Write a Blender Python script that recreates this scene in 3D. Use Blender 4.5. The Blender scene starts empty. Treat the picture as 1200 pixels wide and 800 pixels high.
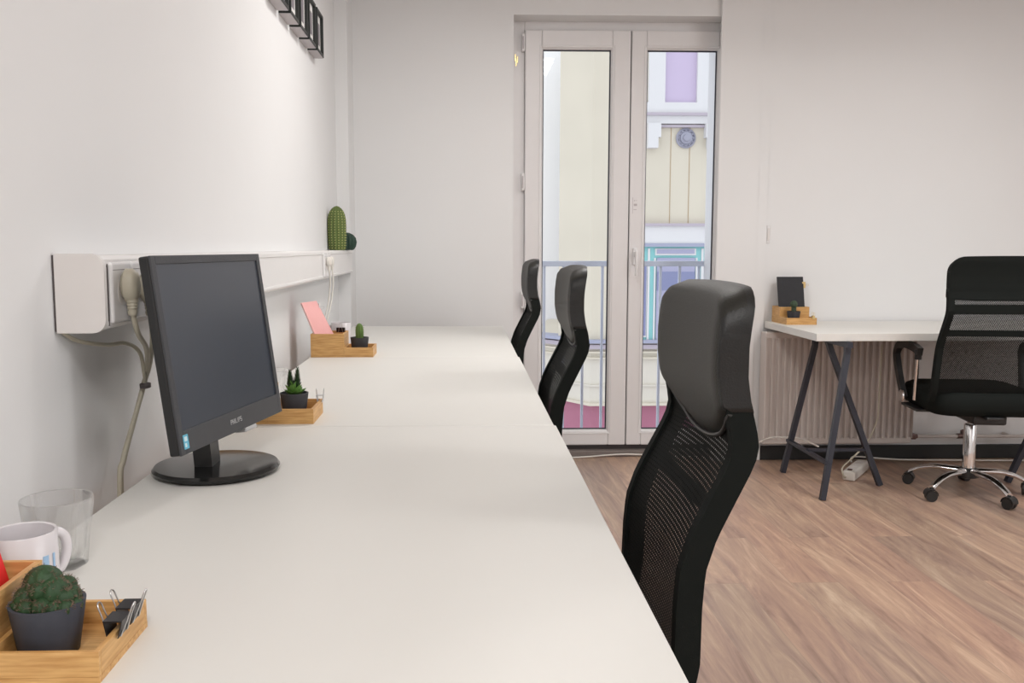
import bpy, bmesh, math, random
from mathutils import Vector, Matrix
random.seed(7)
C = bpy.context.scene.collection
PI = math.pi
R = math.radians

# ------------------------------------------------------------------ materials
def mat(name, col, rough=.5, metal=0., spec=.5, noise=0., nscale=20., bump=0., bscale=200., coat=0., k=1.):
    col = tuple(c*k for c in col)
    m = bpy.data.materials.new(name); m.use_nodes = True
    nt = m.node_tree; N = nt.nodes; L = nt.links
    p = N['Principled BSDF']
    p.inputs['Base Color'].default_value = (*col, 1)
    p.inputs['Roughness'].default_value = rough
    p.inputs['Metallic'].default_value = metal
    p.inputs['Specular IOR Level'].default_value = spec
    p.inputs['Coat Weight'].default_value = coat
    tc = N.new('ShaderNodeTexCoord')
    nz = N.new('ShaderNodeTexNoise'); nz.inputs['Scale'].default_value = nscale; nz.inputs['Detail'].default_value = 3
    L.new(tc.outputs['Object'], nz.inputs['Vector'])
    mx = N.new('ShaderNodeMix'); mx.data_type = 'RGBA'
    a = max(noise, .02)
    mx.inputs['A'].default_value = (*[max(0, c*(1-a)) for c in col], 1)
    mx.inputs['B'].default_value = (*[min(1, c*(1+a)) for c in col], 1)
    L.new(nz.outputs['Fac'], mx.inputs['Factor']); L.new(mx.outputs['Result'], p.inputs['Base Color'])
    if bump:
        nb = N.new('ShaderNodeTexNoise'); nb.inputs['Scale'].default_value = bscale; nb.inputs['Detail'].default_value = 4
        L.new(tc.outputs['Object'], nb.inputs['Vector'])
        b = N.new('ShaderNodeBump'); b.inputs['Strength'].default_value = bump; b.inputs['Distance'].default_value = .002
        L.new(nb.outputs['Fac'], b.inputs['Height']); L.new(b.outputs['Normal'], p.inputs['Normal'])
    return m

def srgb(r, g, b):
    f = lambda c: (c/12.92 if c <= .04045 else ((c+.055)/1.055)**2.4)
    return tuple(f(c/255) for c in (r, g, b))

def wood_mat(name, dark, light, axis, scale=1., rough=.45):
    m = bpy.data.materials.new(name); m.use_nodes = True
    nt = m.node_tree; N = nt.nodes; L = nt.links; p = N['Principled BSDF']
    p.inputs['Roughness'].default_value = rough
    tc = N.new('ShaderNodeTexCoord'); mp = N.new('ShaderNodeMapping')
    s = [40*scale]*3; s[axis] = 3*scale
    mp.inputs['Scale'].default_value = s
    nz = N.new('ShaderNodeTexNoise'); nz.inputs['Scale'].default_value = 3; nz.inputs['Detail'].default_value = 5
    rp = N.new('ShaderNodeValToRGB'); e = rp.color_ramp.elements
    e[0].position = .3; e[1].position = .7
    e[0].color = (*dark, 1); e[1].color = (*light, 1)
    L.new(tc.outputs['Object'], mp.inputs['Vector']); L.new(mp.outputs['Vector'], nz.inputs['Vector'])
    L.new(nz.outputs['Fac'], rp.inputs['Fac']); L.new(rp.outputs['Color'], p.inputs['Base Color'])
    return m

def floor_mat():
    m = bpy.data.materials.new('laminate_floor'); m.use_nodes = True
    nt = m.node_tree; N = nt.nodes; L = nt.links; p = N['Principled BSDF']
    tc = N.new('ShaderNodeTexCoord')
    mp = N.new('ShaderNodeMapping'); mp.inputs['Rotation'].default_value = (0, 0, PI/2)
    mp.inputs['Location'].default_value = (.35, .05, 0)
    L.new(tc.outputs['Object'], mp.inputs['Vector'])
    br = N.new('ShaderNodeTexBrick')
    br.inputs['Scale'].default_value = 1; br.inputs['Brick Width'].default_value = 1.28; br.inputs['Row Height'].default_value = .165
    br.inputs['Mortar Size'].default_value = .0006; br.inputs['Mortar Smooth'].default_value = .1; br.offset = .37; br.offset_frequency = 2
    br.inputs['Color1'].default_value = (0, 0, 0, 1); br.inputs['Color2'].default_value = (1, 1, 1, 1); br.inputs['Mortar'].default_value = (.2, .2, .2, 1)
    L.new(mp.outputs['Vector'], br.inputs['Vector'])
    # per plank offset of grain
    def grain(scale, mul, dist, det, rough):
        sc = N.new('ShaderNodeVectorMath'); sc.operation = 'MULTIPLY'; sc.inputs[1].default_value = scale
        L.new(tc.outputs['Object'], sc.inputs[0])
        off = N.new('ShaderNodeVectorMath'); off.operation = 'MULTIPLY_ADD'; off.inputs[1].default_value = (13, 7, 5)
        L.new(br.outputs['Color'], off.inputs[0]); L.new(sc.outputs[0], off.inputs[2])
        n1 = N.new('ShaderNodeTexNoise'); n1.inputs['Scale'].default_value = mul; n1.inputs['Detail'].default_value = det; n1.inputs['Distortion'].default_value = dist
        n1.inputs['Roughness'].default_value = rough
        L.new(off.outputs[0], n1.inputs['Vector']); return n1
    n1 = grain((8, 1.0, 1), 1.5, 1.3, 8, .68)
    n2 = grain((34, 1.4, 1), 1.6, .5, 4, .6)
    ad = N.new('ShaderNodeMix'); ad.data_type = 'FLOAT'; ad.inputs['Factor'].default_value = .24
    L.new(n1.outputs['Fac'], ad.inputs['A']); L.new(n2.outputs['Fac'], ad.inputs['B'])
    r1 = N.new('ShaderNodeValToRGB'); e = r1.color_ramp.elements
    e[0].position = .33; e[0].color = (*srgb(140, 116, 103), 1)
    e[1].position = .68; e[1].color = (*srgb(220, 198, 176), 1)
    x = r1.color_ramp.elements.new(.45); x.color = (*srgb(174, 148, 134), 1)
    x = r1.color_ramp.elements.new(.55); x.color = (*srgb(192, 166, 146), 1)
    L.new(ad.outputs['Result'], r1.inputs['Fac'])
    r2 = N.new('ShaderNodeValToRGB'); e = r2.color_ramp.elements
    e[0].color = (.72, .70, .67, 1); e[1].color = (.98, .94, .88, 1)
    for ps, cl in ((.25, (.86, .79, .76)), (.45, (.99, .95, .89)), (.62, (.78, .76, .74)), (.82, (.93, .83, .79))):
        x = r2.color_ramp.elements.new(ps); x.color = (*cl, 1)
    L.new(br.outputs['Color'], r2.inputs['Fac'])
    mx = N.new('ShaderNodeMix'); mx.data_type = 'RGBA'; mx.blend_type = 'MULTIPLY'; mx.inputs['Factor'].default_value = 1.
    L.new(r1.outputs['Color'], mx.inputs['A']); L.new(r2.outputs['Color'], mx.inputs['B'])
    mm = N.new('ShaderNodeMix'); mm.data_type = 'RGBA'
    L.new(br.outputs['Fac'], mm.inputs['Factor']); L.new(mx.outputs['Result'], mm.inputs['A']); mm.inputs['B'].default_value = (.27, .21, .175, 1)
    L.new(mm.outputs['Result'], p.inputs['Base Color'])
    p.inputs['Roughness'].default_value = .36; p.inputs['Specular IOR Level'].default_value = .6
    return m

def glass_pane_mat():
    m = bpy.data.materials.new('window_glass'); m.use_nodes = True
    nt = m.node_tree; N = nt.nodes; L = nt.links
    N.remove(N['Principled BSDF'])
    t = N.new('ShaderNodeBsdfTransparent'); t.inputs['Color'].default_value = (.96, .97, .98, 1)
    g = N.new('ShaderNodeBsdfGlossy'); g.inputs['Roughness'].default_value = .02
    fr = N.new('ShaderNodeFresnel'); fr.inputs['IOR'].default_value = 1.3
    mx = N.new('ShaderNodeMixShader')
    L.new(fr.outputs[0], mx.inputs[0]); L.new(t.outputs[0], mx.inputs[1]); L.new(g.outputs[0], mx.inputs[2])
    L.new(mx.outputs[0], N['Material Output'].inputs['Surface'])
    return m

def tumbler_mat():
    m = bpy.data.materials.new('tumbler_glass'); m.use_nodes = True
    nt = m.node_tree; N = nt.nodes; L = nt.links
    N.remove(N['Principled BSDF'])
    t = N.new('ShaderNodeBsdfTransparent'); t.inputs['Color'].default_value = (.97, .975, .975, 1)
    g = N.new('ShaderNodeBsdfGlass'); g.inputs['Roughness'].default_value = 0; g.inputs['IOR'].default_value = 1.45
    mx = N.new('ShaderNodeMixShader'); mx.inputs[0].default_value = .36
    L.new(t.outputs[0], mx.inputs[1]); L.new(g.outputs[0], mx.inputs[2])
    L.new(mx.outputs[0], N['Material Output'].inputs['Surface'])
    return m

def net_mat(name, pitch, cut):
    """black woven net with rows of small see-through holes"""
    m = bpy.data.materials.new(name); m.use_nodes = True
    nt = m.node_tree; N = nt.nodes; L = nt.links
    p = N['Principled BSDF']; p.inputs['Base Color'].default_value = (.014, .016, .015, 1); p.inputs['Roughness'].default_value = .7
    p.inputs['Specular IOR Level'].default_value = .25
    tc = N.new('ShaderNodeTexCoord'); sp = N.new('ShaderNodeSeparateXYZ'); L.new(tc.outputs['Object'], sp.inputs[0])
    def sine(sock, k):
        a = N.new('ShaderNodeMath'); a.operation = 'MULTIPLY'; a.inputs[1].default_value = 2*PI/k; L.new(sock, a.inputs[0])
        b = N.new('ShaderNodeMath'); b.operation = 'SINE'; L.new(a.outputs[0], b.inputs[0]); return b.outputs[0]
    pr = N.new('ShaderNodeMath'); pr.operation = 'MULTIPLY'
    L.new(sine(sp.outputs['X'], pitch), pr.inputs[0]); L.new(sine(sp.outputs['Z'], pitch*1.5), pr.inputs[1])
    gt = N.new('ShaderNodeMath'); gt.operation = 'GREATER_THAN'; gt.inputs[1].default_value = cut
    L.new(pr.outputs[0], gt.inputs[0])
    t = N.new('ShaderNodeBsdfTransparent')
    mx = N.new('ShaderNodeMixShader')
    L.new(gt.outputs[0], mx.inputs[0]); L.new(p.outputs[0], mx.inputs[1]); L.new(t.outputs[0], mx.inputs[2])
    L.new(mx.outputs[0], N['Material Output'].inputs['Surface'])
    return m

def emit_mat(name, col, s):
    m = bpy.data.materials.new(name); m.use_nodes = True
    p = m.node_tree.nodes['Principled BSDF']
    p.inputs['Base Color'].default_value = (*col, 1); p.inputs['Emission Color'].default_value = (*col, 1); p.inputs['Emission Strength'].default_value = s
    return m

M = dict(
    wall=mat('white_paint', (.785, .785, .785), .9, noise=.012, nscale=3, spec=.2),
    ceil=mat('ceiling_paint', (.80, .79, .785), .9, spec=.2),
    floor=floor_mat(),
    base=mat('dark_skirting', (.018, .018, .018), .6),
    upvc=mat('white_plastic_frame', (.77, .755, .755), .35, noise=.01),
    gasket=mat('black_gasket', (.03, .03, .045), .5),
    glass=glass_pane_mat(), tumbler=tumbler_mat(),
    thresh=mat('threshold_bar', (.20, .17, .155), .5, noise=.1, nscale=60),
    threshd=mat('threshold_dark', (.05, .04, .04), .6),
    metal=mat('brushed_steel', (.6, .6, .6), .35, 1.),
    chrome=mat('chrome', (.82, .82, .83), .1, 1.),
    gold=mat('brass_wire', (.75, .58, .28), .3, .9),
    desk=mat('white_laminate', (.745, .735, .70), .44, noise=.01, nscale=4, spec=.45),
    edge=mat('laminate_edge', (.62, .56, .52), .5),
    trunk=mat('white_trunking', (.80, .785, .775), .4),
    cap=mat('trunk_cap_plastic', (.74, .71, .69), .4),
    groove=mat('dark_gap', (.10, .085, .085), .8),
    beige=mat('beige_plastic', (.50, .465, .37), .45),
    white=mat('white_gloss', (.80, .79, .79), .25),
    cord=mat('white_cord', (.72, .69, .64), .5),
    blackpl=mat('black_plastic', (.016, .0165, .017), .38, bump=.15, bscale=900),
    blackgl=mat('glossy_black_plastic', (.012, .012, .012), .14),
    bezel=mat('monitor_bezel', (.050, .052, .058), .42, bump=.2, bscale=1500),
    screen=mat('monitor_screen', (.031, .041, .060), .30, spec=1., coat=0.),
    silver=mat('silver_print', (.55, .55, .56), .4),
    sticker=mat('blue_sticker', srgb(110, 190, 215), .5), stickerd=mat('sticker_white', srgb(215, 235, 240), .5),
    leather=mat('dark_leather', (.020, .019, .0155), .5, noise=.12, nscale=8, bump=.35, bscale=420, spec=.35),
    leatherb=mat('shaded_leather', (.010, .0105, .0105), .42, bump=.3, bscale=420),  # darker copy that puts shade into the headrest's sides; also its rear
    seam=mat('piping_leather', (.022, .021, .02), .4),
    fabric=mat('black_fabric', (.0095, .0115, .0105), .8, bump=.2, bscale=600, spec=.12),
    net=net_mat('black_net', .0085, .86), netopen=net_mat('black_open_net', .006, .48),
    bamx=wood_mat('bamboo_along_x', srgb(188, 138, 78), srgb(222, 178, 116), 0, 2.2),
    bamy=wood_mat('bamboo_along_y', srgb(188, 138, 78), srgb(222, 178, 116), 1, 2.2),
    pot=mat('grey_clay_pot', srgb(66, 70, 80), .7, noise=.1, nscale=60),
    potd=mat('charcoal_pot', srgb(60, 61, 66), .7, noise=.1, nscale=60),
    soil=mat('potting_soil', (.03, .022, .016), .95, noise=.5, nscale=200, bump=.8, bscale=300),
    cact=mat('cactus_dark_green', srgb(36, 66, 34), .6, noise=.5, nscale=70, bump=.4, bscale=200),
    cact2=mat('cactus_green', srgb(62, 92, 44), .6, noise=.2, nscale=60),
    cact3=mat('cactus_grey_green', srgb(58, 76, 56), .7, noise=.25, nscale=80),
    cactl=mat('cactus_light_green', srgb(88, 118, 52), .6, noise=.2, nscale=90),
    olive=mat('cactus_olive', srgb(92, 108, 54), .7, noise=.15, nscale=60),
    oliveh=mat('cactus_spots', srgb(200, 196, 130), .7),
    deepg=mat('cactus_deep_green', srgb(36, 62, 50), .6, noise=.3, nscale=60),
    spine=mat('cactus_spines', srgb(120, 96, 80), .6),
    leaf=mat('succulent_leaf', srgb(92, 134, 58), .5, noise=.4, nscale=80),
    leafd=mat('succulent_leaf_dark', srgb(36, 62, 32), .5, noise=.3, nscale=80),
    red=mat('red_card', srgb(226, 38, 42), .55), pink=mat('pink_card', srgb(240, 180, 178), .6), page=mat('paper_page', (.8, .79, .76), .7),
    pinkd=mat('pink_card_edge', srgb(205, 120, 122), .6),
    slate=mat('black_card', (.022, .022, .026), .75, noise=.2, nscale=60),
    clip=mat('black_clip', (.014, .014, .017), .3),
    mug=mat('mug_glaze', (.70, .67, .69), .2), stripe=mat('mug_blue_stripe', srgb(160, 195, 228), .3),
    rad=mat('radiator_enamel', (.66, .60, .565), .4),
    pipe=mat('pipe_paint', (.62, .57, .54), .45), valve=mat('valve_metal', (.16, .10, .09), .4, .6),
    navy=mat('dark_steel_tube', (.020, .022, .034), .42),
    frame_b=mat('black_frame', (.018, .021, .020), .5), frame_s=mat('underlit_and_mark_grey', (.50, .465, .475), .6), matw=mat('picture_mat', (.75, .74, .72), .7), pict=mat('picture_print', (.20, .18, .20), .5),
    rail=mat('galvanised_rail', srgb(205, 213, 228), .5, .2),
    cream=mat('cream_render', (.80, .735, .60), .9, k=.80, noise=.07, nscale=2), cream2=mat('pale_cream_render', (.80, .75, .65), .9, k=.80, noise=.03),
    stone=mat('white_stone', (.86, .85, .85), .85, k=.80), far=mat('bright_white_render', (.95, .95, .95), .9),
    purple=mat('purple_blind', srgb(214, 198, 226), .6, k=.80), mauve=mat('mauve_glass', srgb(178, 178, 206), .3, k=.80), mauved=mat('dark_mauve_glass', srgb(140, 146, 184), .3, k=.80),
    groovec=mat('wall_joint', srgb(196, 172, 140), .9, k=.80),
    teal=mat('teal_timber', srgb(150, 216, 216), .6, k=.80), maroon=mat('maroon_base', srgb(184, 118, 140), .8, k=.80, noise=.12, nscale=4), ledge=mat('grey_ledge', srgb(200, 190, 200), .8, k=.80), ledgeb=mat('blue_grey_ledge', srgb(176, 180, 202), .8, k=.80),
    medal=mat('silver_medallion', srgb(172, 172, 188), .35, .2, k=.80),
    lamp=emit_mat('fill_lamp_diffuser', (1, .95, .9), 6.),
)

# ------------------------------------------------------------------ mesh helpers
def box(bm, x0, x1, y0, y1, z0, z1, bev=0., seg=2):
    vs = [bm.verts.new((x, y, z)) for x in (x0, x1) for y in (y0, y1) for z in (z0, z1)]
    f = [(0, 1, 3, 2), (4, 6, 7, 5), (0, 4, 5, 1), (2, 3, 7, 6), (0, 2, 6, 4), (1, 5, 7, 3)]
    fs = [bm.faces.new([vs[i] for i in q]) for q in f]
    if bev > 0:
        es = list({e for q in fs for e in q.edges})
        bmesh.ops.bevel(bm, geom=es, offset=bev, segments=seg, affect='EDGES', profile=.5)

def loft(bm, rings, closed=True, cap=True):
    """rings: lists of points with equal counts"""
    vr = [[bm.verts.new(p) for p in r] for r in rings]
    n = len(rings[0])
    for a, b in zip(vr, vr[1:]):
        for i in range(n if closed else n-1):
            j = (i+1) % n
            bm.faces.new((a[i], a[j], b[j], b[i]))
    if cap:
        bm.faces.new(vr[0][::-1]); bm.faces.new(vr[-1])
    return vr

def smooth_path(pts, n=6):
    P = [Vector(p) for p in pts]
    if len(P) < 3: return P
    out = []
    Q = [P[0]*2-P[1]] + P + [P[-1]*2-P[-2]]
    for i in range(1, len(Q)-2):
        p0, p1, p2, p3 = Q[i-1:i+3]
        for k in range(n):
            t = k/n
            out.append(.5*((2*p1)+(-p0+p2)*t+(2*p0-5*p1+4*p2-p3)*t*t+(-p0+3*p1-3*p2+p3)*t**3))
    out.append(P[-1]); return out

def tube(bm, pts, r, seg=10, smooth=0, sec=None, rend=None):
    """sweep of a circle (radius r, or taper to rend) or of a rectangle sec=(w,h) along pts"""
    P = smooth_path(pts, smooth) if smooth else [Vector(p) for p in pts]
    T = []
    for i in range(len(P)):
        a = P[max(i-1, 0)]; b = P[min(i+1, len(P)-1)]
        T.append((b-a).normalized())
    up = Vector((0, 0, 1)) if abs(T[0].z) < .9 else Vector((1, 0, 0))
    n = (up - T[0]*up.dot(T[0])).normalized()
    rings = []
    for i, (p, t) in enumerate(zip(P, T)):
        n = (n - t*n.dot(t)).normalized(); b = t.cross(n)
        rr = r if rend is None else r + (rend-r)*i/(len(P)-1)
        if sec:
            w, h = sec[0]/2, sec[1]/2
            rings.append([p+n*h+b*w, p+n*h-b*w, p-n*h-b*w, p-n*h+b*w])
        else:
            rings.append([p+(n*math.cos(2*PI*k/seg)+b*math.sin(2*PI*k/seg))*rr for k in range(seg)])
    loft(bm, rings)

def lathe(bm, prof, seg=32, c=(0, 0, 0), axis='z', cap=True):
    rings = []
    for r, z in prof:
        ring = []
        for k in range(seg):
            a = 2*PI*k/seg; x, y = r*math.cos(a), r*math.sin(a)
            if axis == 'z': q = (c[0]+x, c[1]+y, c[2]+z)
            elif axis == 'y': q = (c[0]+x, c[1]+z, c[2]+y)
            else: q = (c[0]+z, c[1]+x, c[2]+y)
            ring.append(q)
        rings.append(ring)
    loft(bm, rings, cap=cap)

def prism(bm, outline, d, axis='y', t0=0.):
    """outline of (a,b) points extruded by d from t0 along axis"""
    def q(a, b, t):
        return {'y': (a, t, b), 'x': (t, a, b), 'z': (a, b, t)}[axis]
    loft(bm, [[q(a, b, t0) for a, b in outline], [q(a, b, t0+d) for a, b in outline]])

def rrect(x0, x1, y0, y1, r, n=5, corners=(1, 1, 1, 1)):
    pts = []
    for i, (cx, cy, a0) in enumerate(((x1-r, y1-r, 0), (x0+r, y1-r, 90), (x0+r, y0+r, 180), (x1-r, y0+r, 270))):
        if corners[i]:
            for k in range(n+1):
                a = R(a0+90*k/n); pts.append((cx+r*math.cos(a), cy+r*math.sin(a)))
        else:
            pts.append(((x1, y1), (x0, y1), (x0, y0), (x1, y0))[i])
    return pts

def link(o): C.objects.link(o); return o

def obj(name, bm, m, parent=None, smooth=False, angle=40, loc=None, rot=None):
    bmesh.ops.recalc_face_normals(bm, faces=bm.faces[:])
    me = bpy.data.meshes.new(name); bm.to_mesh(me); bm.free()
    ms = m if isinstance(m, (list, tuple)) else [m]
    for q in ms: me.materials.append(M[q] if isinstance(q, str) else q)
    if smooth:
        for p in me.polygons: p.use_smooth = True
        try: me.set_sharp_from_angle(angle=R(angle))
        except Exception: pass
    o = bpy.data.objects.new(name, me); link(o)
    if parent: o.parent = parent
    if loc is not None: o.location = loc
    if rot is not None: o.rotation_euler = rot
    return o

def B(): return bmesh.new()

def tag(o, label, cat, group=None, kind=None):
    o['label'] = label; o['category'] = cat
    if group: o['group'] = group
    if kind: o['kind'] = kind
    return o

def thing(name, label, cat, loc=(0, 0, 0), rz=0., group=None):
    o = bpy.data.objects.new(name, None); link(o); o.empty_display_size = .05
    o.location = loc; o.rotation_euler = (0, 0, rz)
    return tag(o, label, cat, group)

def structure(name, bm=None, m=None, label=None, smooth=False):
    if bm is None:
        o = bpy.data.objects.new(name, None); link(o)
    else: o = obj(name, bm, m, smooth=smooth)
    o['kind'] = 'structure'
    if label: o['label'] = label
    return o

def copy_tree(o, parent=None):
    c = o.copy(); C.objects.link(c)
    if parent: c.parent = parent
    for ch in list(o.children): copy_tree(ch, c)
    return c

# ------------------------------------------------------------------ room
XL, YW, YD = -.60, 4.68, 4.82         # left wall face, far wall face, door plane
XR, YB, ZC = 4.6, -2.6, 2.75
OX0, OX1, OZ = .27, 1.355, 2.285      # door opening
b = B(); box(b, XL-.2, XR+.2, YB-.2, YD+.03, -.12, 0); structure('floor', b, 'floor')
b = B(); box(b, XL-.2, XR+.2, YB-.2, YD+.2, ZC, ZC+.12); structure('ceiling', b, 'ceil')
b = B(); box(b, XL-.2, XL, YB-.2, YD+.2, 0, ZC); structure('wall_left', b, 'wall')
b = B()
box(b, XL, OX0, YW, YD+.2, 0, ZC); box(b, OX0, OX1, YW, YD+.2, OZ, ZC); box(b, OX1, XR, YW, YD+.2, 0, ZC)
structure('wall_back', b, 'wall')
b = B()
WY0, WY1, WZ0, WZ1 = -1.6, 1.4, .9, 2.4
box(b, XR, XR+.2, YB-.2, WY0, 0, ZC); box(b, XR, XR+.2, WY1, YD+.2, 0, ZC); box(b, XR, XR+.2, WY0, WY1, 0, WZ0); box(b, XR, XR+.2, WY0, WY1, WZ1, ZC)
structure('wall_right', b, 'wall')
b = B(); box(b, XL, XR, YB-.2, YB, 0, ZC); structure('wall_front', b, 'wall')
# pilasters
b = B(); box(b, XL, -.54, 4.46, YW, 0, ZC); structure('trim_1', b, 'wall')
b = B(); prism(b, [(1.368, YD-.001), (1.317, 4.662), (1.319, 4.657), (1.324, 4.655), (1.528, 4.655), (1.528, YD-.001)], ZC, 'z', 0); structure('trim_2', b, 'wall')
b = B(); box(b, 1.528, 1.583, 4.668, YW, 0, ZC); structure('trim_3', b, 'wall')
b = B(); box(b, 1.583, XR, YW-.014, YW, 0, .075, .003); structure('baseboard_back', b, 'base')
b = B(); box(b, XL, OX0, YW-.014, YW, 0, .075, .003); structure('baseboard_left', b, 'base')

# balcony door (window in its frame)
d = structure('door_1', label='white plastic double balcony door with two tall glass panes')
def ring(bm, x0, x1, z0, z1, w, y0, y1, bev=.004, wb=None):
    wb = wb or w
    for q in ((x0, x0+w, z0, z1), (x1-w, x1, z0, z1), (x0+w, x1-w, z0, z0+wb), (x0+w, x1-w, z1-w, z1)):
        box(bm, q[0], q[1], y0, y1, q[2], q[3], bev)
FX0, FX1 = OX0-.02, OX1+.16
b = B(); ring(b, FX0, FX1, .03, OZ+.02, .085, YD, YD+.07); obj('door_frame', b, 'upvc', d)
SX = [(.336, .886, .423, .791), (.891, OX1+.085, .969, 1.350)]
for x0, x1, g0, g1 in SX:
    b = B()
    for q in ((x0, g0, .058, 2.24), (g1, x1, .058, 2.24), (g0, g1, .058, .135), (g0, g1, 2.15, 2.24)):
        box(b, q[0], q[1], YD-.025, YD+.045, q[2], q[3], .006)
    s = obj('sash', b, 'upvc', d)
    b = B()   # sloped glazing bead
    o_ = [(g0-.012, .123), (g1+.012, .123), (g1+.012, 2.162), (g0-.012, 2.162)]
    i_ = [(g0+.006, .141), (g1-.006, .141), (g1-.006, 2.144), (g0+.006, 2.144)]
    ro = [b.verts.new((x, YD-.028, z)) for x, z in o_]; ri = [b.verts.new((x, YD-.010, z)) for x, z in i_]; rb = [b.verts.new((x, YD+.004, z)) for x, z in i_]; r2 = [b.verts.new((x, YD+.004, z)) for x, z in o_]
    for A_, B_ in ((ro, ri), (ri, rb), (rb, r2), (r2, ro)):
        for k in range(4):
            b.faces.new((A_[k], A_[(k+1) % 4], B_[(k+1) % 4], B_[k]))
    obj('glazing_bead', b, 'white', s)
    b = B()
    ring(b, g0+.006, g1-.006, .141, 2.144, .006, YD+.004, YD+.010, 0); obj('gasket', b, 'gasket', s)
    b = B(); box(b, g0+.004, g1-.004, YD+.006, YD+.012, .139, 2.146); obj('pane', b, 'glass', s)
b = B(); box(b, .8875, .8895, YD-.01, YD+.03, .06, 2.24); obj('meeting_gasket', b, 'threshd', d)
# handle
b = B(); box(b, .912, .936, YD-.037, YD-.025, 1.03, 1.12, .004); box(b, .916, .932, YD-.075, YD-.037, 1.075, 1.10, .004)
hp = obj('handle', b, 'white', d)
b = B(); tube(b, [(.924, YD-.072, 1.10), (.924, YD-.076, 1.05), (.924, YD-.072, .975)], .009, 10, 3); obj('lever', b, 'white', hp, True)
b = B()
box(b, .906, .908, YD-.0262, YD-.0245, 1.30, 1.385); box(b, .914, .918, YD-.0262, YD-.0245, 1.366, 1.371); box(b, .920, .93, YD-.0262, YD-.0245, 1.368, 1.370); box(b, .912, .928, YD-.0262, YD-.0245, 1.32, 1.323); box(b, .913, .930, YD-.0262, YD-.0245, 1.340, 1.352)
obj('printed_marks', b, 'frame_s', d)
for z0 in (2.13, 1.42, .80):
    b = B(); box(b, .318, .335, YD-.03, YD+.01, z0, z0+.09, .004); hg = obj('hinge', b, 'white', d)
    b = B(); box(b, .321, .329, YD-.033, YD-.028, z0+.012, z0+.075, .001); obj('hinge_pin', b, 'frame_s', hg)
b = B()
for x, z in ((.287, 2.06), (.294, 2.075), (.283, 2.085)):
    box(b, x, x+.006, YD-.004, YD+.002, z, z+.035, .001)
obj('brass_hook', b, 'gold', d)
b = B(); box(b, OX0, OX1, YD-.05, YD+.03, 0, .032, .003); t = structure('trim_4', b, 'thresh', 'brown threshold strip under the balcony door')
b = B(); box(b, OX0, OX1, YD-.005, YD+.03, .032, .056, .002); obj('seal', b, 'threshd', t)

# light switch on the side of the pilaster
t = thing('light_switch', 'small white light switch on the wall right of the balcony door', 'light switch', (1.590, 4.68, 1.19))
b = B(); box(b, -.006, .012, -.012, 0, -.045, .045, .003); obj('switch_plate', b, 'white', t)
b = B(); box(b, -.003, .009, -.016, -.012, -.032, .032, .002); obj('rocker', b, 'cap', t)

# ------------------------------------------------------------------ desks
DT = .74
def make_desk(label, y0, length):
    t = thing('desk', label, 'desk', (0, y0, 0), -.0033, 'white desks in the row along the left wall')
    b = B(); box(b, -.533, .2005, .0015, length-.0015, DT-.034, DT, .002); obj('desktop', b, 'desk', t)
    for x in (-.48, .0):
        for y in (.09, length-.09):
            b = B(); lathe(b, [(.02, .02), (.02, DT-.036), (.036, DT-.0355), (.036, DT-.0342)], 16, (x, y, 0))
            l = obj('leg', b, 'white', t, True)
            b = B(); lathe(b, [(.016, 0), (.018, .02)], 16, (x, y, 0)); obj('foot', b, 'blackpl', l, True)
    return t
make_desk('nearest white desk, the one carrying the computer monitor', .683, 1.241)
make_desk('middle white desk, bare behind the monitor with a spiky succulent at its near edge', 1.925, 1.230)
make_desk('farthest white desk of the row, below the tall cactus', 3.156, 1.262)

# ------------------------------------------------------------------ trunking on left wall
TF, TY0, TY1, TZ0, TZ1 = -.528, 1.36, 4.46, 1.0, 1.11
t = thing('cable_trunking', 'long white cable trunking box running along the left wall above the desks', 'cable trunking', (XL, 0, 0))
w = TF-XL
b = B()
prism(b, [(0.0005, TZ0), (w-.006, TZ0), (w, TZ0+.006), (w, TZ0+.012), (w-.003, TZ0+.014), (w-.003, TZ1-.016), (w, TZ1-.014), (w, TZ1-.006), (w-.006, TZ1), (0.0005, TZ1)], TY1-TY0, 'y', TY0)
obj('trunk_body', b, 'trunk', t)
b = B(); prism(b, rrect(.004, w+.004, TZ0-.004, TZ1+.003, .02, 6, (1, 0, 0, 1)), .010, 'y', TY0-.011)
for k in range(1):
    pass
obj('end_cap', b, 'cap', t)
b = B(); prism(b, rrect(.0006, .004, TZ0-.002, TZ1+.001, .001), .008, 'y', TY0-.009); obj('wall_gap', b, 'groove', t)
def socket(y, wd=.08):
    b = B(); box(b, w-.003, w+.006, y, y+wd, TZ0+.008, TZ1-.010, .004); s = obj('socket', b, 'white', t)
    b = B(); lathe(b, [(.021, w+.0062), (.021, w+.0068)], 24, (0, y+wd/2, (TZ0+TZ1)/2), 'x'); obj('socket_well', b, 'cap', s)
    b = B(); box(b, w+.0055, w+.0064, y+.004, y+wd-.004, TZ1-.022, TZ1-.0213); obj('cover_line', b, 'groove', s)
for y in (1.375, 1.46, 1.545, 3.50, 3.585): socket(y)
b = B(); box(b, w-.003, w+.0012, 1.3705, 1.3718, TZ0+.005, TZ1-.012); obj('joint_gap', b, 'groove', t)

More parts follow.
